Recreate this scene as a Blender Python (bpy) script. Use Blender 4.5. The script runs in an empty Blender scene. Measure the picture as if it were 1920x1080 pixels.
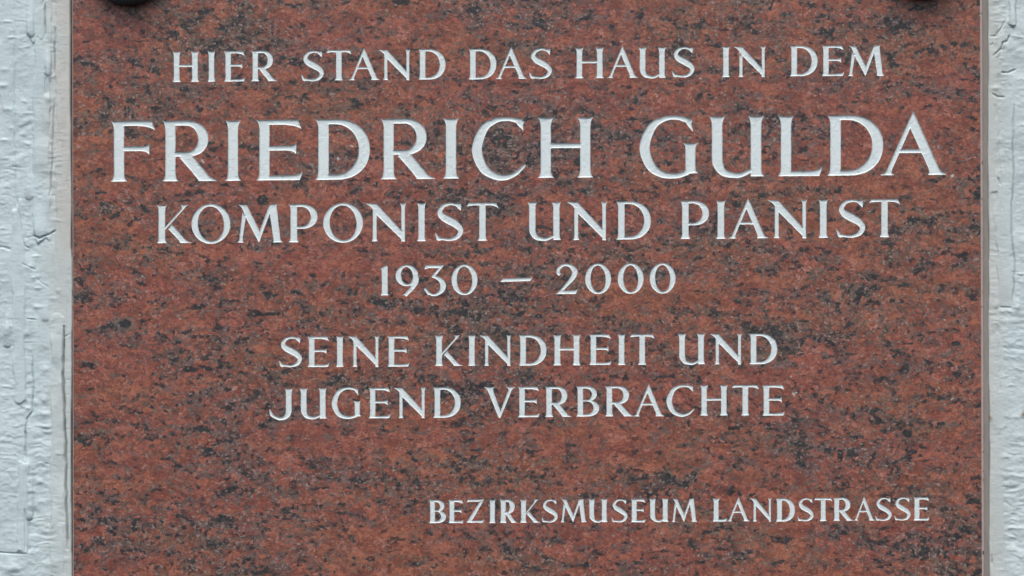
import bpy, math, random
import numpy as np
from mathutils import Vector
from mathutils.geometry import delaunay_2d_cdt

random.seed(7)
RNG = np.random.default_rng(11)
S = 0.00035            # one photograph pixel (of 1920) on the plaque's face, in metres
Z0 = 2.20              # height of the picture's middle above the pavement
scene = bpy.context.scene
COL = scene.collection

def P(px, py, d=0.0):
    """point on (d = 0) or in front of (d > 0) the plaque's face; px, py, d in photo pixels"""
    return ((px - 960.0) * S, -d * S, Z0 + (540.0 - py) * S)

# ------------------------------------------------------------------ camera, sky, sun, exposure
cam_data = bpy.data.cameras.new('camera')
cam_data.lens = 100.0
cam_data.sensor_width = 36.0
cam_data.clip_start = 0.05
cam_data.clip_end = 200.0
cam = bpy.data.objects.new('camera', cam_data)
COL.objects.link(cam)
cam.location = (0.0, -1920 * S * 100.0 / 36.0, Z0)
cam.rotation_euler = (math.radians(90), 0, 0)
scene.camera = cam
cam_data.dof.use_dof = True             # focused a few centimetres behind the stone, as the soft photograph was
cam_data.dof.aperture_fstop = 8.0
cam_data.dof.focus_distance = 1920 * S * 100.0 / 36.0 + 0.080

SUN_EL, SUN_AZ = math.radians(62), math.radians(4)    # azimuth off the wall's normal, to the left
world = bpy.data.worlds.new('World')
scene.world = world
world.use_nodes = True
wn = world.node_tree
bg = wn.nodes['Background']
sky = wn.nodes.new('ShaderNodeTexSky')
sky.sky_type = 'NISHITA'
sky.sun_disc = False
sky.sun_elevation = SUN_EL
sky.sun_rotation = math.radians(180) + SUN_AZ
sky.air_density = 1.0
sky.dust_density = 5.0
sky.ozone_density = 1.0
wn.links.new(sky.outputs[0], bg.inputs[0])
bg.inputs[1].default_value = 0.12

sun_data = bpy.data.lights.new('sun', 'SUN')
sun_data.energy = 1.0
sun_data.angle = math.radians(40)
sun_data.color = (1.0, 0.955, 0.9)
sun = bpy.data.objects.new('sun', sun_data)
COL.objects.link(sun)
sd = Vector((-math.sin(SUN_AZ) * math.cos(SUN_EL), -math.cos(SUN_AZ) * math.cos(SUN_EL), math.sin(SUN_EL)))
sun.rotation_euler = sd.to_track_quat('Z', 'Y').to_euler()

scene.view_settings.view_transform = 'Standard'
scene.view_settings.look = 'None'
scene.view_settings.gamma = 1.0
scene.view_settings.use_curve_mapping = False
scene.view_settings.exposure = 0.75

# ------------------------------------------------------------------ node helpers
class Mat:
    def __init__(self, name):
        self.m = bpy.data.materials.new(name)
        self.m.use_nodes = True
        self.t = self.m.node_tree
        self.b = self.t.nodes['Principled BSDF']
        self.tc = self.t.nodes.new('ShaderNodeTexCoord')
    def link(self, a, b):
        self.t.links.new(a, b)
    def put(self, sock, v):
        if isinstance(v, (int, float)):
            sock.default_value = v
        elif isinstance(v, (tuple, list)):
            sock.default_value = v
        else:
            self.link(v, sock)
    def mapping(self, loc=(0, 0, 0), rot=(0, 0, 0), scale=(1, 1, 1), src=None):
        n = self.t.nodes.new('ShaderNodeMapping')
        n.inputs['Location'].default_value = loc
        n.inputs['Rotation'].default_value = rot
        n.inputs['Scale'].default_value = scale
        self.link(src or self.tc.outputs['Object'], n.inputs['Vector'])
        return n.outputs[0]
    def noise(self, vec, scale, detail=2, rough=0.5, dist=0.0, out=0):
        n = self.t.nodes.new('ShaderNodeTexNoise')
        n.inputs['Scale'].default_value = scale
        n.inputs['Detail'].default_value = detail
        n.inputs['Roughness'].default_value = rough
        n.inputs['Distortion'].default_value = dist
        self.link(vec, n.inputs['Vector'])
        return n.outputs[out]
    def vor(self, vec, scale, feature='F1', rnd=1.0, out='Distance'):
        n = self.t.nodes.new('ShaderNodeTexVoronoi')
        n.feature = feature
        n.inputs['Scale'].default_value = scale
        n.inputs['Randomness'].default_value = rnd
        self.link(vec, n.inputs['Vector'])
        return n.outputs[out]
    def math(self, op, a, b=0.0, c=0.0, clamp=False):
        n = self.t.nodes.new('ShaderNodeMath')
        n.operation = op
        n.use_clamp = clamp
        self.put(n.inputs[0], a); self.put(n.inputs[1], b); self.put(n.inputs[2], c)
        return n.outputs[0]
    def ramp(self, v, a, b, lo=0.0, hi=1.0, smooth=True):
        n = self.t.nodes.new('ShaderNodeMapRange')
        n.interpolation_type = 'SMOOTHSTEP' if smooth else 'LINEAR'
        self.put(n.inputs[0], v)
        n.inputs[1].default_value = a; n.inputs[2].default_value = b
        n.inputs[3].default_value = lo; n.inputs[4].default_value = hi
        return n.outputs[0]
    def mix(self, f, a, b, mode='MIX'):
        n = self.t.nodes.new('ShaderNodeMix')
        n.data_type = 'RGBA'
        n.blend_type = mode
        self.put(n.inputs[0], f)
        for s, v in ((n.inputs[6], a), (n.inputs[7], b)):
            if isinstance(v, tuple) and len(v) == 3:
                v = (*v, 1.0)
            self.put(s, v)
        return n.outputs[2]
    def bump(self, h, strength=0.3, dist=0.001, normal=None):
        n = self.t.nodes.new('ShaderNodeBump')
        n.inputs['Strength'].default_value = strength
        n.inputs['Distance'].default_value = dist
        self.link(h, n.inputs['Height'])
        if normal is not None:
            self.link(normal, n.inputs['Normal'])
        return n.outputs[0]
    def attr(self, name):
        n = self.t.nodes.new('ShaderNodeAttribute')
        n.attribute_name = name
        return n.outputs['Fac']
    def finish(self, color, rough=0.5, normal=None, **kw):
        if isinstance(color, tuple) and len(color) == 3:
            color = (*color, 1.0)
        self.put(self.b.inputs['Base Color'], color)
        self.put(self.b.inputs['Roughness'], rough)
        if normal is not None:
            self.link(normal, self.b.inputs['Normal'])
        for k, v in kw.items():
            self.put(self.b.inputs[k.replace('_', ' ')], v)
        return self.m

K = 1.0 / S    # object units -> photo pixels

def granite():
    M = Mat('red_granite')
    # coordinates in photo pixels (on the stone), grain drawn out along the bedding and tipped a little
    base = M.mapping(scale=(K, K, K))
    def warped(amount, scale, src, detail=3):
        w1 = M.noise(src, scale, detail, 0.65, out=1)
        sub = M.t.nodes.new('ShaderNodeVectorMath'); sub.operation = 'SUBTRACT'
        M.link(w1, sub.inputs[0]); sub.inputs[1].default_value = (.5, .5, .5)
        wa = M.t.nodes.new('ShaderNodeVectorMath'); wa.operation = 'MULTIPLY_ADD'
        M.link(sub.outputs[0], wa.inputs[0]); wa.inputs[1].default_value = (amount,)*3
        M.link(src, wa.inputs[2])
        return wa.outputs[0]
    def cells(vec, scale):
        n = M.t.nodes.new('ShaderNodeTexVoronoi')
        n.inputs['Scale'].default_value = scale
        M.link(vec, n.inputs['Vector'])
        sp = M.t.nodes.new('ShaderNodeSeparateColor'); M.link(n.outputs['Color'], sp.inputs[0])
        return n.outputs['Position'], sp.outputs[0], sp.outputs[1], sp.outputs[2]
    wv = warped(34, 0.010, base)
    fine = warped(7.5, 0.15, wv, 4)
    tilt = math.radians(-8)
    v1 = M.mapping(rot=(0, tilt, 0), scale=(0.50, 1.04, 1.04), src=fine)      # stretched crystal space
    vr = M.mapping(rot=(0, tilt, 0), scale=(0.72, 1, 1), src=fine)      # rounder grains than the bedding they lie in
    pos0, r1, r2, r3 = cells(vr, 1/5.0)
    pos2, s1, s2, s3 = cells(vr, 1/2.7)
    pos = M.mapping(scale=(0.74, 1.03, 1.03), src=pos0)
    big = M.noise(M.mapping(scale=(0.7, 1, 1), src=v1), 0.0085, 3, 0.6)
    def off(dx, src=pos):
        return M.mapping(loc=(dx, dx*.37+11, dx*1.7), src=src)
    c = lambda v, k: M.math('MULTIPLY', M.math('SUBTRACT', v, 0.5), k)
    add = lambda *a: a[0] if len(a) == 1 else M.math('ADD', a[0], add(*a[1:]))
    # feldspar: brick red, salmon and orange grains
    hue = add(M.noise(off(120), 0.036, 4, 0.65), c(r1, .22), c(s1, .14))
    zone = M.noise(M.mapping(loc=(300, 40, 77), scale=(.6, 1, 1), src=v1), 0.011, 4, 0.65)
    lo_ = M.mix(M.ramp(zone, .36, .64), (0.156, 0.053, 0.042), (0.158, 0.058, 0.041))
    hi_ = M.mix(M.ramp(zone, .36, .64), (0.278, 0.097, 0.070), (0.290, 0.112, 0.070))
    col = M.mix(M.ramp(hue, 0.34, 0.68), lo_, hi_)
    col = M.mix(M.ramp(add(M.noise(off(820), 0.045, 2, 0.6), c(s2, .34)), 0.60, 0.80), col, (0.345, 0.165, 0.130))
    # grey-brown quartz, mottled
    qn = M.noise(off(400), 0.043, 4, 0.70)
    qz = add(qn, c(big, .60), c(r2, .20), c(s2, .18))
    qcol = M.mix(add(M.noise(off(60), 0.11, 2, 0.6), c(s3, .7)), (0.046, 0.036, 0.032), M.mix(M.ramp(zone, .4, .6), (0.180, 0.138, 0.130), (0.180, 0.145, 0.122)))
    col = M.mix(M.ramp(qz, 0.465, 0.60, 0, .88), col, qcol)
    # dark mica and hornblende, clustered inside the grey
    dn = M.noise(off(900), 0.078, 4, 0.70)
    dz = add(dn, c(qn, .55), c(big, .36), c(r3, .16), c(s1, .10))
    dcol = M.mix(s3, (0.006, 0.011, 0.015), (0.028, 0.036, 0.041))
    col = M.mix(M.ramp(dz, 0.555, 0.650, 0, .93), col, dcol)
    # long thin dark slivers
    sl = add(M.noise(M.mapping(loc=(5, 50, 930), scale=(0.60, 1, 1), src=v1), 0.075, 3, 0.62), c(r1, .04))
    col = M.mix(M.ramp(sl, 0.615, 0.685, 0, .88), col, dcol)
    # the largest crystals of this particular stone
    xz = M.mapping(loc=(0, 0, 0), src=warped(9.0, 0.09, base, 3))
    for px, py, rx, ry, rot in [(234, 607, 13, 9, 0), (207, 610, 7, 4, .3), (480, 588, 14, 6, -.1), (500, 589, 16, 3.5, 0), (381, 23, 11, 5, .1), (1789, 82, 8, 6, 0), (1806, 84, 9, 4, 0),
                                (1832, 363, 9, 5, 0), (1806, 478, 14, 5, .25), (357, 692, 15, 6, 0), (385, 690, 14, 4, -.3), (1376, 803, 13, 4, 0), (1792, 644, 9, 5, 0),
                                (1797, 702, 6, 8, -.4), (409, 540, 10, 3, 0), (290, 203, 12, 4, .1), (428, 919, 16, 5, .3), (1834, 1072, 10, 6, .5), (1822, 221, 11, 3, -.3),
                                (1216, 230, 12, 4, .2), (752, 3, 17, 7, 0), (1702, 812, 10, 8, .3), (1100, 405, 9, 12, 0), (492, 375, 11, 10, 0), (1575, 855, 6, 12, 0), (375, 574, 12, 4, 0)]:
        mp = M.mapping(loc=(-(px-960), 0, -((540-py)+Z0*K)), src=xz)
        mp = M.mapping(rot=(0, rot, 0), src=mp)
        mp = M.mapping(scale=(1/rx, 0, 1/ry), src=mp)
        ln = M.t.nodes.new('ShaderNodeVectorMath'); ln.operation = 'LENGTH'; M.link(mp, ln.inputs[0])
        if px == 234:
            col = M.mix(M.ramp(ln.outputs['Value'], 1.9, 1.1, 0, .6), col, (0.16, 0.13, 0.11))
        col = M.mix(M.ramp(add(ln.outputs['Value'], c(s1, .3)), 1.15, 0.8, 0, .92), col, dcol)
    # each tiny grain a shade lighter or darker
    g = M.math('MULTIPLY', M.ramp(s1, 0, 1, 0.80, 1.22, smooth=False), M.ramp(M.noise(base, 0.55, 3, 0.75), 0.3, 0.7, 0.84, 1.18, smooth=False))
    comb = M.t.nodes.new('ShaderNodeCombineColor')
    for i in range(3):
        M.link(g, comb.inputs[i])
    col = M.mix(1.0, col, comb.outputs[0], 'MULTIPLY')
    # pale sparks between
    col = M.mix(M.ramp(add(s2, c(big, .3)), 0.955, 0.985, 0, .45), col, (0.40, 0.33, 0.30))
    pit = M.ramp(M.noise(base, 0.25, 3, 0.7), 0.30, 0.40)
    nrm = M.bump(M.math('ADD', M.math('MULTIPLY', pit, 0.5), M.noise(base, 0.5, 2, 0.7)), 0.10, 0.0002)
    return M.finish(col, M.ramp(qn, 0.3, 0.7, 0.36, 0.46), nrm, Specular_IOR_Level=0.40)

def sawn_edge():
    M = Mat('ground_granite_edge')
    base = M.mapping(scale=(K, K, K))
    n = M.noise(base, 0.12, 4, 0.7)
    col = M.mix(n, (0.38, 0.29, 0.27), (0.58, 0.50, 0.48))
    dk = M.ramp(M.noise(M.mapping(loc=(4, 7, 9), src=base), 0.06, 3, 0.7), 0.62, 0.70)
    col = M.mix(dk, col, (0.06, 0.055, 0.06))
    return M.finish(col, 0.75)

def letter_paint():
    M = Mat('white_letter_paint')
    base = M.mapping(scale=(K, K, K))
    n = M.noise(base, 0.05, 3, 0.6)
    col = M.mix(n, (0.575, 0.680, 0.700), (0.645, 0.735, 0.75))
    f = M.noise(M.mapping(loc=(31, 12, 7), scale=(0.6, 1, 1), src=base), 0.16, 4, 0.7)
    col = M.mix(M.ramp(f, 0.59, 0.70, 0, .8), col, (0.30, 0.34, 0.355))
    lump = M.noise(M.mapping(scale=(0.55, 1, 1), src=base), 0.22, 4, 0.7)
    nrm = M.bump(lump, 0.6, 0.0007)
    return M.finish(col, 0.5, nrm)

def wall_paint():
    M = Mat('thick_white_wall_paint')
    base = M.mapping(scale=(K, K, K))
    n = M.noise(base, 0.015, 4, 0.6)
    cool = M.mix(n, (0.438, 0.556, 0.585), (0.508, 0.617, 0.640))
    warm = M.mix(n, (0.425, 0.455, 0.437), (0.50, 0.52, 0.50))
    col = M.mix(M.attr('warm'), cool, warm)
    f = M.noise(M.mapping(loc=(3, 2, 9), scale=(1, 1, 0.5), src=base), 0.09, 4, 0.7)
    col = M.mix(M.ramp(f, 0.55, 0.8, 0, 0.35), col, (0.36, 0.36, 0.34))
    col = M.mix(M.attr('dirt_shade'), col, (0.085, 0.075, 0.065))  # grime in the cracks, and painted shade at the drip ends
    col = M.mix(M.attr('rust'), col, (0.20, 0.13, 0.08))
    fine = M.noise(M.mapping(scale=(0.45, 1, 1), src=base), 0.22, 5, 0.7)
    nrm = M.bump(fine, 0.32, 0.0010)
    return M.finish(col, M.ramp(f, 0.3, 0.7, 0.6, 0.8), nrm)

def sealant():
    M = Mat('old_grey_sealant')
    base = M.mapping(scale=(K, K, K))
    n = M.noise(M.mapping(scale=(1, 1, 0.25), src=base), 0.1, 4, 0.6)
    col = M.mix(n, (0.175, 0.165, 0.15), (0.275, 0.26, 0.24))
    return M.finish(col, 0.8, M.bump(M.noise(base, 0.2, 3, 0.6), 0.3, 0.0004))

def cap_metal():
    M = Mat('dark_patinated_metal')
    base = M.mapping(scale=(K, K, K))
    n = M.noise(base, 0.06, 4, 0.6)
    col = M.mix(n, (0.018, 0.027, 0.029), (0.036, 0.050, 0.052))
    return M.finish(col, M.ramp(n, 0.3, 0.7, 0.6, 0.8), M.bump(M.noise(base, 0.3, 3, 0.6), 0.25, 0.0004), Metallic=0.0)

GRAN, EDGE, LET, WALLP, SEAL, CAP = granite(), sawn_edge(), letter_paint(), wall_paint(), sealant(), cap_metal()

def new_mesh(name, verts, faces, mat, parent=None, smooth=False):
    me = bpy.data.meshes.new(name)
    me.from_pydata([tuple(v) for v in verts], [], [tuple(f) for f in faces])
    for m in (mat if isinstance(mat, (list, tuple)) else [mat]):
        me.materials.append(m)
    if smooth:
        me.polygons.foreach_set('use_smooth', [True] * len(me.polygons))
    me.update()
    o = bpy.data.objects.new(name, me)
    COL.objects.link(o)
    if parent is not None:
        o.parent = parent
    return o

# ------------------------------------------------------------------ the alphabet, drawn stroke by stroke
# cap height 1, x from 0 to w; s = stem, h = hairline, f = reach of a serif. Each glyph is a list of polygons.
def q(p0, p1, p2, n=6):
    return [((1-t)**2*p0[0]+2*(1-t)*t*p1[0]+t*t*p2[0], (1-t)**2*p0[1]+2*(1-t)*t*p1[1]+t*t*p2[1]) for t in [i/n for i in range(n+1)]]

def stem(x0, x1, f, y0=0.0, y1=1.0, TL=1, TR=1, BL=1, BR=1, e=0.15):
    p = []
    p += q((x0-f*BL, y0), (x0-.004*BL, y0+.035), (x0, y0+e)) if BL else [(x0, y0)]
    p += q((x0, y1-e), (x0-.004*TL, y1-.04), (x0-f*TL, y1)) if TL else [(x0, y1)]
    if TL or TR:
        p += [((x0+x1)/2, y1-.010)]
    p += q((x1+f*TR, y1), (x1+.004*TR, y1-.04), (x1, y1-e)) if TR else [(x1, y1)]
    p += q((x1, y0+e), (x1+.004*BR, y0+.035), (x1+f*BR, y0)) if BR else [(x1, y0)]
    return [p]

def spline(pts, n=7):
    """Catmull-Rom through knots of any dimension"""
    pts = [np.array(p, float) for p in pts]
    ext = [2*pts[0]-pts[1]] + pts + [2*pts[-1]-pts[-2]]
    out = []
    for i in range(1, len(ext)-2):
        a, b, c, d = ext[i-1], ext[i], ext[i+1], ext[i+2]
        for k in range(n):
            t = k/n
            out.append(.5*((2*b)+(-a+c)*t+(2*a-5*b+4*c-d)*t*t+(-a+3*b-3*c+d)*t**3))
    out.append(ext[-2])
    return np.array(out)

def between(a, b):
    return [[tuple(a[i]), tuple(a[i+1]), tuple(b[i+1]), tuple(b[i])] for i in range(len(a)-1)]

def ribbon(knots, n=7):
    c = spline(knots, n)
    xy, th = c[:, :2], c[:, 2]
    t = np.gradient(xy, axis=0)
    t /= np.linalg.norm(t, axis=1)[:, None] + 1e-9
    nn = np.stack([-t[:, 1], t[:, 0]], 1) * th[:, None] / 2
    return between(xy+nn, xy-nn)

def ring(cx, cy, rx, ry, s, h, tilt=0.0, n=44):
    a = np.linspace(0, 2*math.pi, n+1)
    o = np.stack([cx+rx*np.cos(a), cy+ry*np.sin(a)], 1)
    ix, iy = (rx-s)*np.cos(a), (ry-h)*np.sin(a)
    ct, st_ = math.cos(tilt), math.sin(tilt)
    i = np.stack([cx+ix*ct-iy*st_, cy+ix*st_+iy*ct], 1)
    return between(o, i)

def bowl(xa, xs, xr, yt, yb, s, ht, hb, xi=None, n=22, sq=0.92):
    """half bowl: hairline from xa to xs, round to xr, back. s = weight at the right"""
    a = np.linspace(math.pi/2, -math.pi/2, n+1)
    cy, ry = (yt+yb)/2, (yt-yb)/2
    def sup(c):
        return np.sign(c)*np.abs(c)**sq
    o = np.stack([xs+(xr-xs)*sup(np.cos(a)), cy+ry*sup(np.sin(a))], 1)
    xi = xs if xi is None else xi
    iyt, iyb = yt-ht, yb+hb
    i = np.stack([xi+(xr-s-xi)*np.cos(a), (iyt+iyb)/2+(iyt-iyb)/2*np.sin(a)], 1)
    o = np.vstack([[xa, yt], o, [xa, yb]])
    i = np.vstack([[xa, iyt], i, [xa, iyb]])
    return between(o, i)

def arm_top(x0, w, h, tip=.155, back=.055, y=1.0):
    return [[(x0, y)] + [(w-back, y), (w, y-tip)] + q((w, y-tip), (w-.09, y-h-.012), (w-.30, y-h), 7) + [(x0, y-h)]]

def arm_bot(x0, w, h, tip=.13, back=.05):
    return [[(x0, 0), (w-back, 0), (w, tip)] + q((w-.015, tip-.005), (w-.075, h+.005), (w-.24, h), 7) + [(x0, h)]]

def arm_mid(x0, x1, y, h, up=.045, dn=.065):
    return [[(x0, y-h/2)] + q((x1-.17, y-h/2), (x1-.04, y-h/2), (x1, y-h/2-dn)) + q((x1, y+h/2+up), (x1-.03, y+h/2), (x1-.13, y+h/2)) + [(x0, y+h/2)]]

def glyph(c, w, s, h, f):
    x0, x1 = f, f+s
    if c == 'I':
        return stem((w-s)/2, (w+s)/2, (w-s)/2)
    if c == 'H':
        return stem(x0, x1, f) + stem(w-f-s, w-f, f) + [[(x1-.01, .5-h/2+.03), (w-f-s+.01, .5-h/2+.03), (w-f-s+.01, .5+h/2+.03), (x1-.01, .5+h/2+.03)]]
    if c == 'E':
        return stem(x0, x1, f, TR=0, BR=0) + arm_top(x0+.02, w-.02, h) + arm_mid(x1-.02, w*.86, .53, h*.95) + arm_bot(x0+.02, w, h)
    if c == 'F':
        return stem(x0, x1, f, TR=0) + arm_top(x0+.02, w, h) + arm_mid(x1-.02, w*.87, .54, h*.95)
    if c == 'L':
        return stem(x0, x1, f, BR=0) + arm_bot(x0+.02, w, h*1.05, tip=.145)
    if c == 'T':
        m = w*.5
        return stem(m-s/2, m+s/2, f, TL=0, TR=0, y1=.99) + \
            [[(m, 1)] + [(w-.05, .995)] + [(w, .845)] + q((w, .845), (w-.07, 1-h), (w-.26, 1-h)) + [(m, 1-h)] + q((.24, 1-h), (.09, 1-h), (0, .90)) + [(.055, 1.0)]]
    if c == 'D':
        return stem(x0, x1, f, TR=0, BR=0) + bowl(x0+.02, .40*w, w, 1.0, 0.0, s*1.04, h, h*1.05, xi=.37*w)
    if c == 'P':
        return stem(x0, x1, f, TR=0) + bowl(x0+.02, .46*w, w, 1.0, .355, s*1.03, h, h*.9, xi=.44*w)
    if c == 'R':
        br = .845*w
        leg = [(.50*w, .43), (.335*w, .405)] + q((.32*w, .385), (.60*w, .10), (.665*w, .012)) + [(.645*w, 0), (w, 0)] + q((w, .012), (.90*w, .03), (.80*w, .15)) + [(.565*w, .41)]
        return stem(x0, x1, f, TR=0) + bowl(x0+.02, .46*w, br, 1.0, .405, s*1.0, h, h*.95, xi=.44*w) + [leg]
    if c == 'B':
        return stem(x0, x1, f, TR=0, BR=0) + bowl(x0+.02, .45*w, .90*w, 1.0, .50, s*.92, h, h*.5, xi=.42*w) + \
            bowl(x0+.02, .45*w, w, .55, 0.0, s*1.05, h*.6, h*1.05, xi=.42*w)
    if c == 'O':
        return ring(w/2, .5, w/2, .525, s*1.0, h*.95, math.radians(6))
    if c == '0':
        return ring(w/2, .5, w/2, .51, s*.95, h*.75, math.radians(3))
    if c == 'C':
        k = [(.945*w, .905, .085), (.80*w, .965, .075), (.62*w, .985, .065), (.42*w, .955, .085), (.22*w, .83, .135),
             (.09*w, .50, s), (.20*w, .19, .150), (.40*w, .05, .115), (.60*w, .015, .09), (.80*w, .075, .065), (.985*w, .225, .035)]
        return ribbon(k) + [[(.80*w, 1.0), (.93*w, .985), (.945*w, .79), (.82*w, .905)]]
    if c == 'G':
        g0, g1 = .795*w, .965*w
        k = [(.90*w, .90, .08), (.74*w, .965, .075), (.58*w, .985, .065), (.40*w, .955, .085), (.21*w, .83, .135),
             (.085*w, .50, s), (.19*w, .19, .150), (.38*w, .05, .11), (.58*w, .018, .085), (.72*w, .035, .08), (.84*w, .075, .075)]
        return ribbon(k) + [[(.77*w, 1.0), (.885*w, .95), (.925*w, .745), (.80*w, .89)]] + \
            stem(g0, g1, .045, y0=.06, y1=.565, BL=0, TL=1, TR=1, BR=1, e=.10) + [[(g0-.02, .045), (g1+.045, .068), (g1, .11), (g0-.02, .12)]]
    if c == 'S':
        k = [(.90*w, .875, .06), (.76*w, .935, .06), (.54*w, .965, .06), (.30*w, .915, .09), (.175*w, .765, .13), (.27*w, .635, .18), (.50*w, .53, .205),
             (.75*w, .415, .18), (.885*w, .265, .14), (.78*w, .105, .11), (.53*w, .028, .07), (.27*w, .045, .06), (.05*w, .085, .06)]
        return ribbon(k) + [[(.70*w, .97), (.90*w, .975), (.885*w, .785), (.70*w, .92)], [(0, .205), (.05*w, .20), (.15*w, .085), (.30*w, .05), (.30*w, .03), (.15*w, .0), (.07*w, .02)]]
    if c == 'U':
        k = [(f+s/2, .5, s), (f+s/2, .32, s), (f+s/2+.015, .21, s*.97), (f+s*.5+.10, .075, .125), (.46*w, .018, .085), (.60*w, .030, .075), (w-f-s+.02, .105, .055)]
        return stem(f, f+s, f, y0=.36, BL=0, BR=0) + ribbon(k) + stem(w-f-s, w-f, f*.95, BL=0)
    if c == 'J':
        sx = w-f-s
        k = [(sx+s/2, .5, s), (sx+s/2, .30, s), (sx+s/2-.025, .17, s*.93), (sx-.03, .05, .12), (.45*w, .005, .085), (.24*w, .06, .085), (.04*w, .20, .06)]
        return stem(sx, w-f, f, y0=.4, BL=0, BR=0) + ribbon(k) + [[(0, .33), (.015, .33), (.16*w, .16), (.2*w, .03), (.06*w, .10), (0, .2)]]
    if c == 'A':
        ap, ca = (.497*w, 1.065), (.45*w, .775)
        lt = [ap] + q((.105*w, .12), (.088*w, .035), (0, .012), 5) + [(0, 0), (.205*w, 0)] + q((.20*w, .012), (.145*w, .03), (.185*w, .12), 5) + [ca]
        rt = [ap, ca] + q((.725*w, .12), (.755*w, .03), (.715*w, .012), 5) + [(.72*w, 0), (w, 0)] + q((w, .014), (.925*w, .03), (.885*w, .12), 5)
        return [lt, rt, [(.24*w, .365), (.66*w, .365), (.63*w, .43), (.27*w, .43)]]
    if c == 'V':
        return [[(0, 1)] + q((0, .985), (.075*w, .97), (.115*w, .88), 5) + [(.475*w, -.02), (.525*w, -.02), (.53*w, .22)] + q((.295*w, .88), (.27*w, .97), (.34*w, .985), 5) + [(.34*w, 1)],
                [(.525*w, -.02), (.885*w, .88)] + q((.885*w, .88), (.93*w, .97), (w, .985), 5) + [(w, 1), (.715*w, 1)] + q((.715*w, .985), (.82*w, .97), (.785*w, .88), 5) + [(.53*w, .22), (.47*w, .05)]]
    if c == 'N':
        t = .10
        return stem(.17*w, .17*w+t, .035, y1=.86, TL=0, TR=0, e=.10) + stem(.882*w, .972*w, .04, y0=-.01, BL=0, BR=0, e=.11) + \
            [[(0, 1), (.26*w, .995), (.90*w, .27), (.972*w, -.02), (.955*w, -.02), (.17*w, .79)] + q((.17*w, .84), (.12*w, .94), (0, .985), 5)]
    if c == 'M':
        return [[(.025*w, 1), (.20*w, .99), (.21*w, .985), (.50*w, .29), (.475*w, .02), (.465*w, .02), (.17*w, .69), (.12*w, .86)] + q((.12*w, .86), (.09*w, .96), (.025*w, .985), 4),
                [(.465*w, .02), (.485*w, .02), (.515*w, .12), (.715*w, .76), (.74*w, 1.0), (.70*w, .97), (.48*w, .28)],
                [(.11*w, .80), (.185*w, .68), (.112*w, .09)] + q((.112*w, .09), (.115*w, .03), (.14*w, .012), 4) + [(.14*w, 0), (0, 0)] + q((0, .012), (.035*w, .03), (.042*w, .09), 4),
                [(.70*w, .97), (.73*w, 1.0), (.885*w, 1.01), (.868*w, .93), (.945*w, .12)] + q((.945*w, .12), (.96*w, .03), (w, .012), 4) + [(w, 0), (.785*w, 0)] + q((.785*w, .012), (.80*w, .03), (.795*w, .10), 4) + [(.715*w, .76)]]
    if c == 'K':
        return stem(x0, x1, f) + [[(x1-.02, .33), (x1-.02, .41), (.715*w, .90)] + q((.715*w, .90), (.74*w, .97), (.69*w, .985), 4) + [(.69*w, 1.0), (.90*w, 1.0), (.895*w, .985)] + q((.895*w, .985), (.82*w, .95), (.78*w, .89), 4),
                                 [(.33*w, .37), (.43*w, .50), (.80*w, .12)] + q((.80*w, .12), (.88*w, .025), (w, .012), 4) + [(w, 0), (.67*w, 0)] + q((.67*w, .012), (.66*w, .04), (.62*w, .09), 4)]
    if c == 'Z':
        return [[(.05*w, 1)] + [(w*.97, 1), (w*.97, .965), (.70*w, 1-h), (.26*w, 1-h)] + q((.20*w, 1-h), (.06*w, 1-h), (.02*w, .86), 4),
                [(.75*w, 1-h), (.97*w, .965), (.30*w, h), (0, .03)],
                [(0, 0), (w-.05, 0), (w, .14)] + q((w-.02, .13), (w-.08, h), (w-.26, h), 4) + [(.2*w, h), (0, .03)]]
    if c == '1':
        a = w-.045-s
        return stem(a, a+s, .045, TL=0, TR=0, y1=.93, BL=1, e=.09) + [[(a, .8), (a+s, .8), (a+s-.01, 1.0), (a+s-.05, 1.0)] + q((a+s-.05, 1.0), (a, .94), (0, .90), 4) + q((0, .885), (a, .88), (a, .80), 4)]
    if c == '9':
        return ring(w*.49, .655, w*.49, .355, s*.92, h*.8, math.radians(8)) + \
            ribbon([(.93*w, .62, .12), (.885*w, .45, .155), (.74*w, .26, .14), (.55*w, .10, .125), (.42*w, -.01, .115)]) + [[(.27*w, 0), (.50*w, 0), (.56*w, .05), (.50*w, .12), (.40*w, .04)]]
    if c == '3':
        return [[(.10*w, 1), (.93*w, 1), (.90*w, .955), (.72*w, .905), (.24*w, .905), (.08*w, .86), (.05*w, .87)],
                [(.93*w, 1), (.44*w, .60), (.38*w, .63), (.72*w, .90), (.86*w, .985)],
                [(.93*w, 1.0), (.48*w, .575), (.36*w, .62), (.70*w, .91)]] + \
            ribbon([(.40*w, .615, .05), (.62*w, .575, .11), (.82*w, .47, .16), (.90*w, .31, .19), (.82*w, .14, .14), (.60*w, .025, .085), (.36*w, .02, .075), (.04*w, .21, .05)]) + \
            [[(0, .215), (.10*w, .25), (.28*w, .08), (.34*w, .0), (.2*w, .02)]]
    if c == '2':
        return ribbon([(.17*w, .64, .10), (.09*w, .72, .11), (.14*w, .86, .10), (.35*w, .965, .08), (.60*w, .955, .10), (.83*w, .82, .17), (.86*w, .70, .18), (.76*w, .54, .15), (.52*w, .33, .11), (.26*w, .13, .09), (.10*w, .02, .08)]) + \
            [[(0, 0), (w-.07, 0), (w, .15), (w-.03, .145)] + q((w-.03, .145), (w-.10, .115), (w-.25, .115), 4) + [(.18*w, .115)]]
    if c == '-':
        return [[(0, .0), (.075, .115), (w, .13), (w-.075, .018)]]
    raise ValueError(c)

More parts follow.
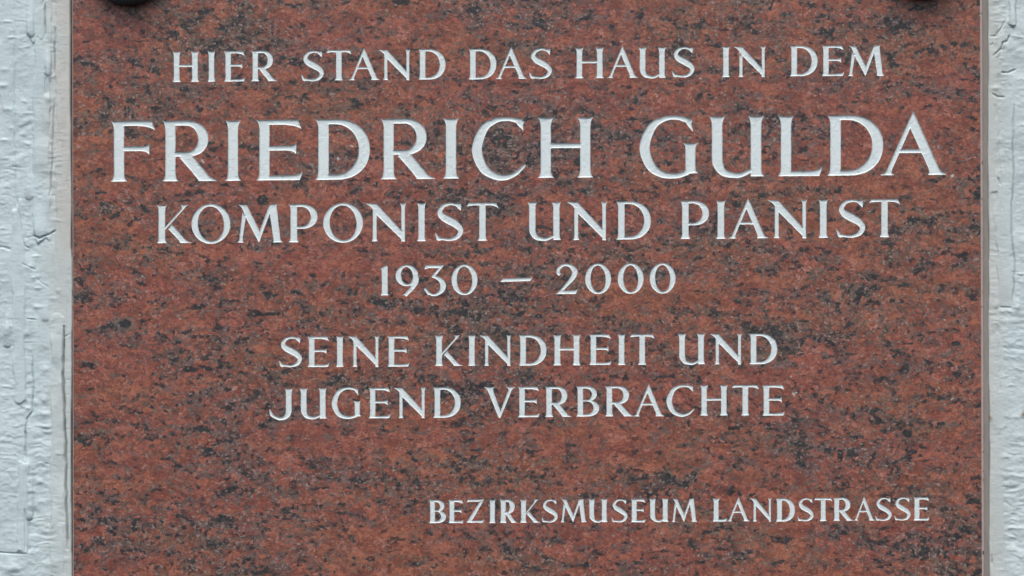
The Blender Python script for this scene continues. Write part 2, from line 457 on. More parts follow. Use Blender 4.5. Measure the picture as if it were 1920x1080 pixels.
# ------------------------------------------------------------------ the inscription: where each letter was cut
# (cap height, (x, baseline y), slope, stem, hair, serif, wall width, depth, [(letter, x0, x1) ...])
LINES = [
 (56.8, (340, 153.4), -.0090, .180, .070, .055, 1.3, 1.15, 'HIER|STAND|DAS|HAUS|IN|DEM',
  [(322.8,373.8),(389,404),(419.6,459.8),(470.6,519.3),(564.8,608.3),(612,658.7),(653.8,712),(710.7,769),(784.2,835.2),
   (878.4,930.6),(929.5,988),(992,1035.9),(1078.2,1132.7),(1138.5,1196),(1196.6,1249.4),(1259.6,1303.3),(1353.6,1368.9),(1376.5,1435.4),
   (1480.8,1532.9),(1540.6,1582.9),(1590.2,1658.3)]),
 (113.2, (220, 340.4), -.00845, .168, .080, .052, 1.9, 2.1, 'FRIEDRICH|GULDA',
  [(207.7,290.6),(304.2,406.3),(421.9,451.9),(480.6,567.5),(590.9,693.4),(713.5,815.5),(830.4,860.9),(885,986.7),(1008,1112.8),
   (1199.4,1307.5),(1328.9,1433.2),(1458.3,1541.9),(1551,1656),(1651.3,1774.4)]),
 (71.3, (300, 456.0), -.0083, .168, .068, .050, 1.5, 1.45, 'KOMPONIST|UND|PIANIST',
  [(293.8,359.0),(359.0,431.9),(445.2,530),(541.2,595.2),(606,680.6),(686.3,761.3),(781.5,799.3),(815.3,870),(875,934.3),
   (988.7,1052.6),(1064.3,1138.1),(1155.5,1220.3),(1275.5,1329.5),(1342.2,1361.1),(1366.1,1440),(1440.5,1513.2),(1534.3,1553),(1567.9,1623.7),(1629.4,1687.7)]),
 (56.2, (720, 553.6), -.0072, .190, .085, .050, 1.3, 1.15, '1930|-|2000',
  [(714.3,729.3),(741.7,785),(794,835),(846.7,895.3),(938.3,998.3),(1042.7,1083.3),(1097.3,1145.7),(1158.3,1206.7),(1218.3,1266.7)]),
 (57.0, (580, 688.0), -.0068, .180, .072, .052, 1.3, 1.15, 'SEINE|KINDHEIT|UND',
  [(522.9,567.2),(576.3,617.7),(630.2,644.5),(652.9,710.9),(726,768.2),(815.1,868),(877.6,891.9),(899.7,958.3),(972.7,1024.7),
   (1036.9,1089.1),(1104.6,1146.6),(1158.2,1172.8),(1181.2,1227),(1270.6,1322.6),(1332.1,1390.9),(1404.7,1457.2)]),
 (56.8, (700, 784.0), -.0073, .180, .072, .052, 1.3, 1.15, 'JUGEND|VERBRACHTE',
  [(505.2,549.5),(561.2,613.3),(622.4,676.3),(690.9,732.6),(739,797.7),(812,863.8),(908,965.4),(970.8,1012),(1021.4,1071.3),
   (1080.2,1123.5),(1134.4,1187.6),(1188.0,1245.4),(1250,1302.3),(1312.3,1365.1),(1372.2,1422.8),(1429,1471.6)]),
 (43.2, (810, 980.8), -.0058, .205, .085, .050, 1.2, 1.05, 'BEZIRKSMUSEUM|LANDSTRASSE',
  [(804.5,836.2),(840.8,869.3),(875,908),(917.5,929.3),(937,970),(975,1013),(1015.5,1046.3),(1051.3,1100),(1103,1139.5),(1146.3,1177),
   (1182.5,1210.8),(1217,1253.8),(1259.8,1307.2),(1336.1,1363.6),(1363.8,1406.0),(1406.3,1446.4),(1454.8,1490.5),(1495.1,1526.0),(1526.6,1560.4),
   (1562.3,1600.4),(1600.8,1640.5),(1640.9,1672.5),(1676.6,1708),(1712.6,1743)]),
]

def outline(polys):
    """boundary loops of the union of polygons (pixel coordinates)"""
    vs, fs = [], []
    for p in polys:
        a = 0.0
        for i in range(len(p)):
            x1_, y1_ = p[i]; x2_, y2_ = p[(i+1) % len(p)]
            a += x1_*y2_-x2_*y1_
        if abs(a) < 1e-6:
            continue
        if a < 0:
            p = p[::-1]
        fs.append(list(range(len(vs), len(vs)+len(p))))
        vs += [Vector(v) for v in p]
    ov, oe, of, _, _, src = delaunay_2d_cdt(vs, [], fs, 0, 0.02, True)
    of = [f_ for f_, o_ in zip(of, src) if len(o_)]
    half = set()
    for f_ in of:
        for i in range(len(f_)):
            half.add((f_[i], f_[(i+1) % len(f_)]))
    nxt = {}
    for a, b in half:
        if (b, a) not in half:
            nxt.setdefault(a, []).append(b)
    loops = []
    while nxt:
        a0 = next(iter(nxt))
        loop, a = [], a0
        while True:
            loop.append(a)
            b = nxt[a].pop()
            if not nxt[a]:
                del nxt[a]
            a = b
            if a == a0 or a not in nxt:
                break
        L = np.array([ov[i][:] for i in loop])
        ar = 0.5*np.sum(L[:, 0]*np.roll(L[:, 1], -1)-np.roll(L[:, 0], -1)*L[:, 1])
        if abs(ar) > 1.2:
            loops.append(L)
    return loops

def resample(L, step):
    """keep sharp corners, soften and even out the rest"""
    n = len(L)
    d = np.linalg.norm(np.roll(L, -1, 0)-L, axis=1)
    keep = d > 0.12
    L = L[keep]; n = len(L)
    if n < 3:
        return L
    out = []
    for i in range(n):
        a, b = L[i], L[(i+1) % n]
        k = max(1, int(round(np.linalg.norm(b-a)/step)))
        for j in range(k):
            out.append(a+(b-a)*j/k)
    return np.array(out)

def seg_dist(pts, loops):
    best = np.full(len(pts), 1e9)
    for L in loops:
        A, B = L, np.roll(L, -1, 0)
        AB = B-A
        ll = (AB**2).sum(1)+1e-12
        for c0 in range(0, len(pts), 2500):
            p = pts[c0:c0+2500]
            t = np.clip(((p[:, None, :]-A[None])*AB[None]).sum(2)/ll, 0, 1)
            dd = np.sqrt(((p[:, None, :]-(A[None]+t[..., None]*AB[None]))**2).sum(2)).min(1)
            best[c0:c0+2500] = np.minimum(best[c0:c0+2500], dd)
    return best

def inside(pts, loops):
    r = np.zeros(len(pts), bool)
    for L in loops:
        A, B = L, np.roll(L, -1, 0)
        y = pts[:, 1][:, None]
        c = (A[:, 1][None] > y) != (B[:, 1][None] > y)
        with np.errstate(divide='ignore', invalid='ignore'):
            xi = A[:, 0][None]+(y-A[:, 1][None])*(B[:, 0]-A[:, 0])[None]/(B[:, 1]-A[:, 1])[None]
        r ^= ((c & (pts[:, 0][:, None] < xi)).sum(1) % 2).astype(bool)
    return r

def sm(a, b, x):
    t = np.clip((x-a)/(b-a), 0, 1)
    return t*t*(3-2*t)

# ------------------------------------------------------------------ the plaque
plaque = bpy.data.objects.new('memorial_plaque', None)
COL.objects.link(plaque)
plaque['label'] = 'polished red granite memorial plaque with dark flecks and white engraved German inscription'
plaque['category'] = 'plaque'

all_loops = []
def cut_letter(ch, xa, xb, H, base, slope, s, h, f, ww, depth):
    w = (xb-xa)/H
    cx = (xa+xb)/2
    dy = RNG.normal(0, .25)
    s_ = s*(1+RNG.normal(0, .02))
    fl = f
    if ch == 'I':
        s_ = min(s_, w-.05)
    polys = glyph(ch, w, s_, h, fl)
    y0 = base[1]+slope*(xa-base[0])
    if ch == '-':
        y0 -= .42*H
    pp = []
    for p in polys:
        pp.append([(xa+x*H, y0+dy+slope*x*H-y*H) for x, y in p])
    loops = [resample(L, 1.5) for L in outline(pp)]
    loops = [L for L in loops if len(L) > 4]
    # the cutter's hand: edges waver a fraction of a millimetre
    res = []
    for L in loops:
        a = np.sin(L[:, 0]*.31+L[:, 1]*.17+RNG.uniform(0, 6))*.10+np.sin(L[:, 1]*.55-L[:, 0]*.23+RNG.uniform(0, 6))*.08
        b = np.sin(L[:, 1]*.27+L[:, 0]*.41+RNG.uniform(0, 6))*.10+RNG.normal(0, .045, len(L))
        res.append(L+np.stack([a+RNG.normal(0, .045, len(L)), b], 1))
    loops = res
    # interior points: rings that follow the wall, then an even scatter on the floor
    pts = []
    for L in loops:
        t = np.roll(L, -1, 0)-np.roll(L, 1, 0)
        t /= np.linalg.norm(t, axis=1)[:, None]+1e-9
        nn = np.stack([-t[:, 1], t[:, 0]], 1)
        for off in (ww*.16, ww*.38, ww*.68, ww*1.0):
            for sgn in (1, -1):
                c_ = L+nn*off*sgn
                ok = inside(c_, loops)
                c_ = c_[ok]
                if len(c_):
                    dd = seg_dist(c_, loops)
                    pts.append(c_[np.abs(dd-off) < .09])
    allL = np.vstack(loops)
    mn, mx = allL.min(0), allL.max(0)
    st_ = 2.0
    gx, gy = np.meshgrid(np.arange(mn[0], mx[0], st_), np.arange(mn[1], mx[1], st_))
    g = np.stack([gx.ravel(), gy.ravel()], 1)+RNG.normal(0, .15, (gx.size, 2))
    g = g[inside(g, loops)]
    dg = seg_dist(g, loops)
    # medial scatter inside the wall band only where no ring point is near
    g1 = g[dg > ww*1.15]
    g2 = g[(dg > .5) & (dg <= ww*1.15)]
    ringp = np.vstack(pts) if pts else np.zeros((0, 2))
    if len(g2) and len(ringp):
        near = np.array([np.min(((ringp-p)**2).sum(1)) for p in g2])
        g2 = g2[near > .9**2]
    ip = np.vstack([ringp, g1, g2])
    vs, es = [], []
    for L in loops:
        n0 = len(vs)
        vs += [Vector(v) for v in L]
        es += [(n0+i, n0+(i+1) % len(L)) for i in range(len(L))]
    vs += [Vector(v) for v in ip]
    ov, oe, of, _, _, _ = delaunay_2d_cdt(vs, es, [], 0, 0.01, False)
    V = np.array([v[:] for v in ov]); F = np.array(of)
    cen = V[F].mean(1)
    F = F[inside(cen, loops)]
    used = np.unique(F); rm = -np.ones(len(V), int); rm[used] = np.arange(len(used))
    V = V[used]; F = rm[F]
    d = seg_dist(V, loops)
    t = np.clip(d/ww, 0, 1)
    z = -depth*(1-(1-t)**2.0)
    fm = np.clip((d-ww)/2, 0, 1)
    z += fm*(np.sin(V[:, 0]*.5+V[:, 1]*.37)*.10+RNG.normal(0, .05, len(V)))
    z[d < .02] = 0.0
    o3 = [((x-960)*S-(cx-960)*S, -zz*S, (540-y)*S-(540-y0)*S) for (x, y), zz in zip(V, z)]
    name = 'dash' if ch == '-' else ('digit' if ch.isdigit() else 'letter')
    # y grows down in pixels, so flip winding to face the viewer
    fl_ = [(a, b, c) for a, b, c in F]
    o = new_mesh(name, o3, fl_, LET, plaque, smooth=True)
    o.location = P(cx, y0)
    n = o.data.polygons[0].normal
    if sum(pl.normal.y for pl in o.data.polygons) > 0:
        o.data.flip_normals()
    all_loops.append(loops)

for H, base, slope, s, h, f, ww, dp, text, spans in LINES:
    chars = text.replace('|', '')
    assert len(chars) == len(spans), (text, len(chars), len(spans))
    for ch, (a, b) in zip(chars, spans):
        cut_letter(ch, a, b, H, base, slope, s, h, f, ww, dp)

# slab: front face with the letters cut out of it, ground arris, sawn sides
SLAB_T, SLAB_B, THICK, CH = -168.0, 1262.0, 62.0, 4.5
def left_x(y): return 134.6+1.6*(y/1080.0)
def right_x(y): return 1842.0+3.6*(y/1080.0)
def slab_front():
    c = [(left_x(SLAB_T)+2.0, SLAB_T+CH), (right_x(SLAB_T)-CH, SLAB_T+CH), (right_x(SLAB_B)-CH, SLAB_B-CH), (left_x(SLAB_B)+2.0, SLAB_B-CH)]
    vs = [Vector(v) for v in c]
    fs = [[0, 1, 2, 3]]
    flat = []
    for loops in all_loops:
        for L in loops:
            n0 = len(vs)
            vs += [Vector(v) for v in L]
            ar = np.sum(L[:, 0]*np.roll(L[:, 1], -1)-np.roll(L[:, 0], -1)*L[:, 1])
            idx = list(range(n0, n0+len(L)))
            fs.append(idx if ar > 0 else idx[::-1])
            flat.append(L)
    es = [(f_[i], f_[(i+1) % len(f_)]) for f_ in fs for i in range(len(f_))]
    ov, oe, of, _, _, _ = delaunay_2d_cdt(vs, es, [], 0, 0.001, False)
    V = np.array([v[:] for v in ov]); F = np.array(of)
    cen = V[F].mean(1)
    drop = np.zeros(len(F), bool)
    for loops in all_loops:
        al = np.vstack(loops); mn, mx = al.min(0), al.max(0)
        k = np.where((cen[:, 0] > mn[0]) & (cen[:, 0] < mx[0]) & (cen[:, 1] > mn[1]) & (cen[:, 1] < mx[1]))[0]
        if len(k):
            drop[k] |= inside(cen[k], loops)
    F = F[~drop]
    return V, F, c

V, F, corner = slab_front()
verts = [P(x, y) for x, y in V]
faces = [tuple(f_) for f_ in F]
me_mat = [0]*len(faces)
outer = [(left_x(SLAB_T), SLAB_T), (right_x(SLAB_T), SLAB_T), (right_x(SLAB_B), SLAB_B), (left_x(SLAB_B), SLAB_B)]
n0 = len(verts)
verts += [P(x, y) for x, y in corner] + [P(x, y, -CH) for x, y in outer] + [P(x, y, -THICK) for x, y in outer]
for i in range(4):
    j = (i+1) % 4
    faces.append((n0+i, n0+j, n0+4+j, n0+4+i)); me_mat.append(1)
    faces.append((n0+4+i, n0+4+j, n0+8+j, n0+8+i)); me_mat.append(1)
faces.append((n0+8, n0+9, n0+10, n0+11)); me_mat.append(1)
slab = new_mesh('slab', verts, faces, [GRAN, EDGE], plaque)
slab.data.polygons.foreach_set('material_index', me_mat)
import bmesh
bm = bmesh.new(); bm.from_mesh(slab.data)
bmesh.ops.remove_doubles(bm, verts=bm.verts, dist=1e-7)
front = [f_ for f_ in bm.faces if f_.material_index == 0]
for f_ in front:
    f_.normal_update()
    if f_.normal.y > 0:
        f_.normal_flip()
rest = [f_ for f_ in bm.faces if f_.material_index == 1]
cc = Vector(P(990, 540, -30))
for f_ in rest:
    f_.normal_update()
    if f_.normal.dot(f_.calc_center_median()-cc) < 0:
        f_.normal_flip()
bm.to_mesh(slab.data); bm.free()

# sealant between the slab's right side and the wall
def bead():
    ys = np.arange(SLAB_T-2, SLAB_B+2, 6.0)
    prof = [(-.6, -9.0), (1.6, -7.2), (4.4, -8.6), (7.2, -7.0), (10.5, -6.0), (15, -16)]
    vv, ff = [], []
    for i, y in enumerate(ys):
        wv = math.sin(y*.013)*.7+math.sin(y*.05+1)*.3
        for k, (dx, d) in enumerate(prof):
            vv.append(P(right_x(y)+dx+(wv*.6 if k > 2 else 0), y, d+math.sin(y*.021+k)*.6))
    m = len(prof)
    for i in range(len(ys)-1):
        for k in range(m-1):
            ff.append((i*m+k, (i+1)*m+k, (i+1)*m+k+1, i*m+k+1))
    return new_mesh('sealant_bead', vv, ff, SEAL, plaque, smooth=True)
sb = bead()

# ------------------------------------------------------------------ the wall: thick paint over rough render, as relief
def axis(dense, coarse_lo, coarse_hi, step, cstep):
    a = []
    for lo, hi in dense:
        a.append(np.arange(lo, hi+.01, step))
    a = np.concatenate(a)
    lo = np.arange(coarse_lo, dense[0][0]-cstep*.5, cstep)
    hi = np.arange(dense[-1][1]+cstep, coarse_hi, cstep)
    return np.concatenate([lo, a, hi])
xs = axis([(-30, 137)], -1400, 137.5, 1.25, 9.0)
xs = np.concatenate([xs, np.array([142., 160., 500., 960., 1500., 1820., 1836.]), np.arange(1848, 1950, 1.25), np.arange(1958, 3320, 9.0)])
ys = np.concatenate([np.arange(-1400, -34, 9.0), np.arange(-26, 1106, 1.25), np.arange(1114, 2480, 9.0)])
X, Y = np.meshgrid(xs, ys)

def vnoise(x, y, sx, sy, seed):
    r = np.random.default_rng(seed)
    T = r.random((256, 256))
    u, v = x/sx+1000.3, y/sy+1000.7
    iu, iv = np.floor(u).astype(int), np.floor(v).astype(int)
    fu, fv = u-iu, v-iv
    fu, fv = fu*fu*(3-2*fu), fv*fv*(3-2*fv)
    g = lambda a, b: T[a % 256, b % 256]
    return (g(iu, iv)*(1-fu)+g(iu+1, iv)*fu)*(1-fv)+(g(iu, iv+1)*(1-fu)+g(iu+1, iv+1)*fu)*fv-.5

Hf = np.full(X.shape, -4.0)
Hf += vnoise(X, Y, 70, 160, 1)*5+vnoise(X, Y, 22, 50, 2)*2.0
ridge = vnoise(X, Y+vnoise(X, Y, 34, 30, 5)*22, 34, 8.5, 3)*1.7+vnoise(X, Y+vnoise(X, Y, 16, 20, 6)*12, 15, 4.2, 4)*1.0
Hf += ridge*np.clip(vnoise(X, Y, 30, 55, 8)*2+.55, 0, 1)
Hf += vnoise(X, Y, 48, 40, 12)*2.2+vnoise(X+Y*.3, Y, 13, 16, 13)*1.0
Hf += vnoise(X, Y, 3.2, 3.0, 9)*.30+vnoise(X, Y, 7, 5, 10)*.55

def near(x0, x1, y0, y1):
    ix = np.where((xs > x0) & (xs < x1))[0]; iy = np.where((ys > y0) & (ys < y1))[0]
    if not len(ix) or not len(iy):
        return None
    return slice(iy[0], iy[-1]+1), slice(ix[0], ix[-1]+1)

def dist_line(pts, x, y):
    best = np.full(x.shape, 1e9); tt = np.zeros(x.shape)
    n = len(pts)-1
    for i in range(n):
        ax, ay = pts[i]; bx, by = pts[i+1]
        l = (bx-ax)**2+(by-ay)**2+1e-9
        t = np.clip(((x-ax)*(bx-ax)+(y-ay)*(by-ay))/l, 0, 1)
        d = np.hypot(x-(ax+t*(bx-ax)), y-(ay+t*(by-ay)))
        m = d < best
        best = np.where(m, d, best); tt = np.where(m, (i+t)/n, tt)
    return best, tt

def groove(pts, wid=1.2, dep=3.5):
    px_, py_ = [p[0] for p in pts], [p[1] for p in pts]
    s_ = near(min(px_)-12, max(px_)+12, min(py_)-12, max(py_)+12)
    if s_ is None: return
    x, y = X[s_], Y[s_]
    xw = x+vnoise(x, y, 9, 14, 21)*2.4
    d, t = dist_line(pts, xw, y)
    taper = np.clip(np.minimum(t, 1-t)*9+.25, 0, 1)
    Hf[s_] -= dep*taper*np.exp(-(d/wid)**2)

def swipe(pts, wid, ht, edge=2.5, flat=True):
    """a raised run of paint: flat topped, with a rounded lip and smoothed surface"""
    px_, py_ = [p[0] for p in pts], [p[1] for p in pts]
    s_ = near(min(px_)-wid-8, max(px_)+wid+8, min(py_)-wid-8, max(py_)+wid+8)
    if s_ is None: return
    x, y = X[s_], Y[s_]
    d, t = dist_line(pts, x+vnoise(x, y, 14, 26, 31)*5+vnoise(x, y, 5, 9, 32)*2, y+vnoise(x, y, 8, 30, 33)*26)
    fade = np.clip(.75+vnoise(x, y, 26, 40, 34)*1.6, .1, 1)
    m = (1-sm(wid/2-edge, wid/2+.4, d))*fade
    base_ = Hf[s_]
    smooth_ = -4+vnoise(x, y, 70, 160, 1)*4
    Hf[s_] = base_*(1-m)+(smooth_*.85+base_*.15+ht*1.5)*m

def drip(x, y0, y1, wid, ht):
    """a run of paint that thickens to a rounded nose at its lower end"""
    s_ = near(x-wid-4, x+wid+4, y0-10, y1+wid)
    if s_ is None: return
    xx, yy = X[s_], Y[s_]
    t = np.clip((yy-y0)/(y1-y0), 0, 1)
    r = wid/2*(.55+.45*t)
    d = np.hypot((xx-x)/r, np.where(yy > y1-r, (yy-(y1-r))/r, 0))
    prof = np.sqrt(np.clip(1-d**2, 0, 1))
    Hf[s_] += ht*prof*sm(0, .7, t)*(yy < y1+1)

def wrinkle(x0, x1, y, amp=1.6, wid=2.6, tilt=0.0):
    amp *= RNG.uniform(.2, .6); wid *= RNG.uniform(.8, 1.7); x0 += RNG.uniform(-2, .3*(x1-x0)); x1 -= RNG.uniform(-2, .3*(x1-x0)); tilt = tilt*.5+RNG.normal(0, .04)
    s_ = near(x0-12, x1+12, y-18, y+18)
    if s_ is None: return
    xx, yy = X[s_], Y[s_]
    yc = y+tilt*(xx-(x0+x1)/2)+vnoise(xx, yy, 9, 20, int(y) % 97)*5
    u = (yy-yc)/wid
    m = sm(x0-6, x0+6, xx)*(1-sm(x1-6, x1+6, xx))*(.7+vnoise(xx, yy, 9, 20, 44))
    Hf[s_] += amp*m*np.exp(-u**2)*np.where(u > 0, np.exp(-u*.8), 1)

def lump(x, y, rx, ry, ht):
    s_ = near(x-rx*2.2, x+rx*2.2, y-ry*2.2, y+ry*2.2)
    if s_ is None: return
    d = ((X[s_]-x)/rx)**2+((Y[s_]-y)/ry)**2
    Hf[s_] += ht*np.exp(-d)

# left of the plaque
swipe([(66, -60), (66, 60)], 34, 2.2)
swipe([(80, 20), (80, 120), (76, 270), (78, 330), (78, 436)], 33, 2.0)
swipe([(14, -60), (10, 200)], 20, .6)
swipe([(34, 395), (34, 620), (38, 750)], 28, 1.6, 5)
swipe([(116, -60), (116, 480), (113, 620)], 24, 1.4)
swipe([(90, 470), (90, 640)], 40, .5, 9)
swipe([(107, 600), (107, 1120)], 26, 1.8)
swipe([(44, 870), (42, 1030)], 22, 1.6)
drip(57, -10, 70, 17, 3.4)
drip(90, 70, 142, 16, 3.6)
drip(54, 283, 375, 18, 2.6)
drip(13, 565, 652, 15, 3.2)
drip(55, 858, 976, 15, 3.8)
drip(84, 560, 603, 16, 1.8)
drip(76, 400, 444, 34, 2.0)
lump(90, 184, 6, 7, 3.0); lump(93, 143, 10, 4, 1.4)
lump(25, 1066, 11, 7, 3.0); lump(53, 870, 8, 14, 2.4); lump(82, 748, 6, 8, 2.8); lump(82, 777, 8, 10, 2.6)
lump(74, 902, 8, 6, 2.8); lump(66, 755, 4, 5, 1.6); lump(83, 692, 9, 7, 2.0); lump(52, 765, 5, 4, 2.4); lump(84, 800, 9, 4, 1.6)
lump(75, 940, 9, 5, 1.8)
for a in [(72, 94, 703, 2.6, 3.0), (66, 88, 733, 2.2, 3), (66, 92, 810, 1.6, 2.6), (66, 90, 818, 1.4, 2.4), (64, 90, 888, 1.8, 2.4),
          (66, 82, 925, 1.6, 3), (68, 80, 975, 1.6, 2.5), (66, 80, 1003, 1.6, 2.5), (50, 86, 1034, 2.8, 3.4), (0, 50, 1030, 1.8, 4),
          (60, 82, 855, 1.4, 2.6), (66, 95, 868, 1.4, 2.2)]:
    wrinkle(a[0], a[1], a[2], a[3], a[4])
for y in [72, 88, 128, 143, 160, 172, 187, 212, 236, 252, 268, 303, 318, 331, 352, 365]:
    wrinkle(30, 58, y, RNG.uniform(.7, 1.8), RNG.uniform(1.8, 3.2), RNG.uniform(-.12, .1))
for y in [384, 392, 402, 420, 430, 441]:
    wrinkle(38, 60, y, 1.6, 2.6, RNG.uniform(-.1, .15))
for y in [291, 302, 310, 324, 343, 357, 388, 404, 413]:
    wrinkle(97, 118, y, RNG.uniform(.9, 1.8), 2.2, RNG.uniform(-.08, .08))
for y in [40, 68, 94, 118, 150, 171, 200, 230, 247]:
    wrinkle(103, 128, y, RNG.uniform(.5, 1.1), 2.0, RNG.uniform(-.1, .1))
for y in [296, 330, 352, 380, 405, 428, 440, 452, 462, 485, 497, 513, 528, 566, 668, 679, 690, 700, 712, 725, 741, 752, 770]:
    wrinkle(-10, 17, y, RNG.uniform(1.2, 2.8), RNG.uniform(2, 3.4), RNG.uniform(-.2, .2))
for y in [828, 842, 860, 884, 893, 912, 930, 941, 955, 975, 990, 1001, 1012]:
    wrinkle(RNG.uniform(-5, 15), RNG.uniform(26, 36), y, RNG.uniform(.8, 2.0), RNG.uniform(2, 3.2), RNG.uniform(-.2, .3))
for x, y in [(14, 40), (22, 70), (8, 130), (5, 160), (15, 205), (20, 240), (6, 262), (45, 190), (52, 270), (66, 480), (55, 500), (62, 520),
             (70, 540), (68, 575), (80, 575), (58, 598), (50, 625), (56, 655), (100, 560), (108, 545), (112, 718), (110, 850), (30, 800), (15, 815)]:
    lump(x, y, RNG.uniform(4, 9), RNG.uniform(2.5, 5), RNG.uniform(.8, 2.0))
groove([(27, 36), (27, 160), (27, 270), (28, 360), (35, 402), (41, 445), (47, 462), (55, 466)], 1.0, 2.4)
groove([(84, -30), (84, 72)], 1.2, 5.0)
groove([(102, 50), (102, 138)], 1.1, 4.2)
groove([(84, 125), (85, 178)], 1.1, 3.0)
groove([(100, 188), (99, 240), (97, 270), (96, 330), (93, 370)], 1.3, 4.6)
groove([(63, 442), (73, 447), (84, 442), (93, 439), (104, 432)], 1.4, 4.6)
groove([(40, 494), (66, 506)], 1.4, 1.4); groove([(66, 520), (90, 540)], 1.2, 1.0); groove([(50, 598), (66, 599)], 1.0, 3.0)
groove([(60, 668), (62, 730), (60, 772), (49, 785), (47, 815)], 1.2, 3.8)
groove([(47, 808), (48, 860)], 1.8, 4.2)
groove([(120, 612), (118, 700), (120, 770), (124, 860), (124, 950), (128, 1030)], 1.6, 8.0)
groove([(121, 632), (132, 626)], 1.2, 3.5)
groove([(64, 880), (64, 960), (58, 978)], .9, 2.4)
groove([(46, 955), (47, 1032)], 1.4, 3.4)
groove([(-6, 1036), (22, 1038), (50, 1039)], 1.2, 3.2)
groove([(-6, 462), (8, 464), (18, 468)], 2.0, 2.4)

for y in [713, 741, 775, 806, 850, 880]:
    groove([(123, y), (132, y+RNG.uniform(-2, 2))], 1.0, 1.8)
# right of the plaque
swipe([(1862, 100), (1862, 360)], 22, 1.2)
swipe([(1882, 330), (1886, 572)], 28, 1.0)
swipe([(1897, -60), (1899, 44)], 14, 2.6)
swipe([(1856, -60), (1858, 90)], 20, .8)
swipe([(1884, 45), (1872, 95)], 15, 2.4)
swipe([(1872, 640), (1874, 1120)], 22, .4)
swipe([(1895, 200), (1890, 225)], 26, .8)
drip(1898, 0, 52, 15, 3.0)
groove([(1891, 46), (1898, 52), (1905, 48), (1907, -20)], 1.1, 3.6)
groove([(1856, 68), (1868, 67), (1876, 55), (1886, 38)], 1.3, 3.4)
groove([(1893, 66), (1889, 76), (1880, 80), (1876, 92), (1864, 104)], 1.4, 4.4)
groove([(1858, 86), (1862, 80)], 1, 2); groove([(1878, 136), (1892, 136), (1904, 130)], 1.5, 3.4)
groove([(1862, 176), (1870, 181), (1884, 182)], 1.5, 3.4)
groove([(1902, 196), (1900, 240), (1900, 275), (1901, 340), (1897, 395), (1899, 450), (1903, 490), (1901, 540), (1899, 573)], 1.2, 4.4)
groove([(1872, 333), (1876, 346)], 1.5, 3.0); groove([(1878, 576), (1896, 577)], 1.2, 3.2)
groove([(1872, 270), (1878, 330), (1880, 400)], .8, 1.6); groove([(1866, 195), (1867, 222)], 1, 2)
groove([(1875, 640), (1876, 735)], .9, 1.4)
groove([(1861, 1058), (1859, 1048), (1862, 1040)], 1.0, 3.0)
groove([(1859, 372), (1863, 410), (1867, 440)], .9, 1.6)
wrinkle(1866, 1911, 585, 3.2, 4.2); lump(1908, 577, 6, 8, 2.6); lump(1869, 570, 4, 8, 2.0)
for y in [404, 415, 431, 448, 463, 478, 497, 520, 530, 548]:
    wrinkle(1852, 1868, y, RNG.uniform(.9, 1.7), RNG.uniform(2, 3), RNG.uniform(-.1, .1))
for y in [105, 120, 150, 165, 192, 212, 232, 252, 300, 322, 345, 372, 395, 420, 437, 455, 470, 505, 515, 530]:
    wrinkle(1904, 1960, y, RNG.uniform(1.0, 2.4), RNG.uniform(2, 3.4), RNG.uniform(-.2, .15))
for y in [608, 622, 629, 644, 661, 693, 706, 724, 752, 783, 801, 819, 833, 858, 879, 893, 911, 934, 952, 990, 1005, 1031, 1052, 1070]:
    a = RNG.uniform(1856, 1896)
    wrinkle(a, a+RNG.uniform(18, 50), y, RNG.uniform(1.0, 2.6), RNG.uniform(2, 3.8), RNG.uniform(-.12, .14))
for y in [12, 30, 70, 90, 110, 300, 318, 400]:
    wrinkle(1872, 1892, y, RNG.uniform(.5, 1.2), 2.2, RNG.uniform(-.2, .2))
lump(1856, 783, 4, 5, 2.5); lump(1866, 165, 9, 4, 2.2); lump(1916, 776, 5, 6, 1.0)
# beyond the frame: more of the same hand
for _ in range(260):
    if RNG.random() < .5: x = RNG.uniform(-1300, -60)
    else: x = RNG.uniform(1980, 3250)
    y = RNG.uniform(-1300, 2400)
    swipe([(x, y), (x+RNG.uniform(-8, 8), y+RNG.uniform(80, 320))], RNG.uniform(20, 46), RNG.uniform(.8, 2.6), 6)

dirt_shade = np.zeros(X.shape)
def stroke(arr, pts, wid, a):
    px_, py_ = [p[0] for p in pts], [p[1] for p in pts]
    s_ = near(min(px_)-12, max(px_)+12, min(py_)-12, max(py_)+12)
    x, y = X[s_], Y[s_]
    d, t = dist_line(pts, x+vnoise(x, y, 9, 14, 21)*2.4, y)
    arr[s_] += a*np.exp(-(d/wid)**2)*(.7+vnoise(x, y, 6, 18, 71))
# grime settled in the open cracks
for pts in ([(84, -30), (84, 72)], [(102, 50), (102, 138)], [(100, 188), (99, 240), (97, 270), (96, 330), (93, 370)], [(63, 442), (73, 447), (84, 442), (93, 439), (104, 432)],
            [(60, 668), (62, 730), (60, 772), (49, 785), (47, 815)], [(47, 808), (48, 860)], [(1902, 196), (1900, 240), (1900, 275), (1901, 340), (1897, 395), (1899, 450), (1903, 490), (1901, 540), (1899, 573)],
            [(1893, 66), (1889, 76), (1880, 80), (1876, 92), (1864, 104)], [(1891, 46), (1898, 52), (1905, 48), (1907, 0)]):
    stroke(dirt_shade, pts, 1.1, .38)
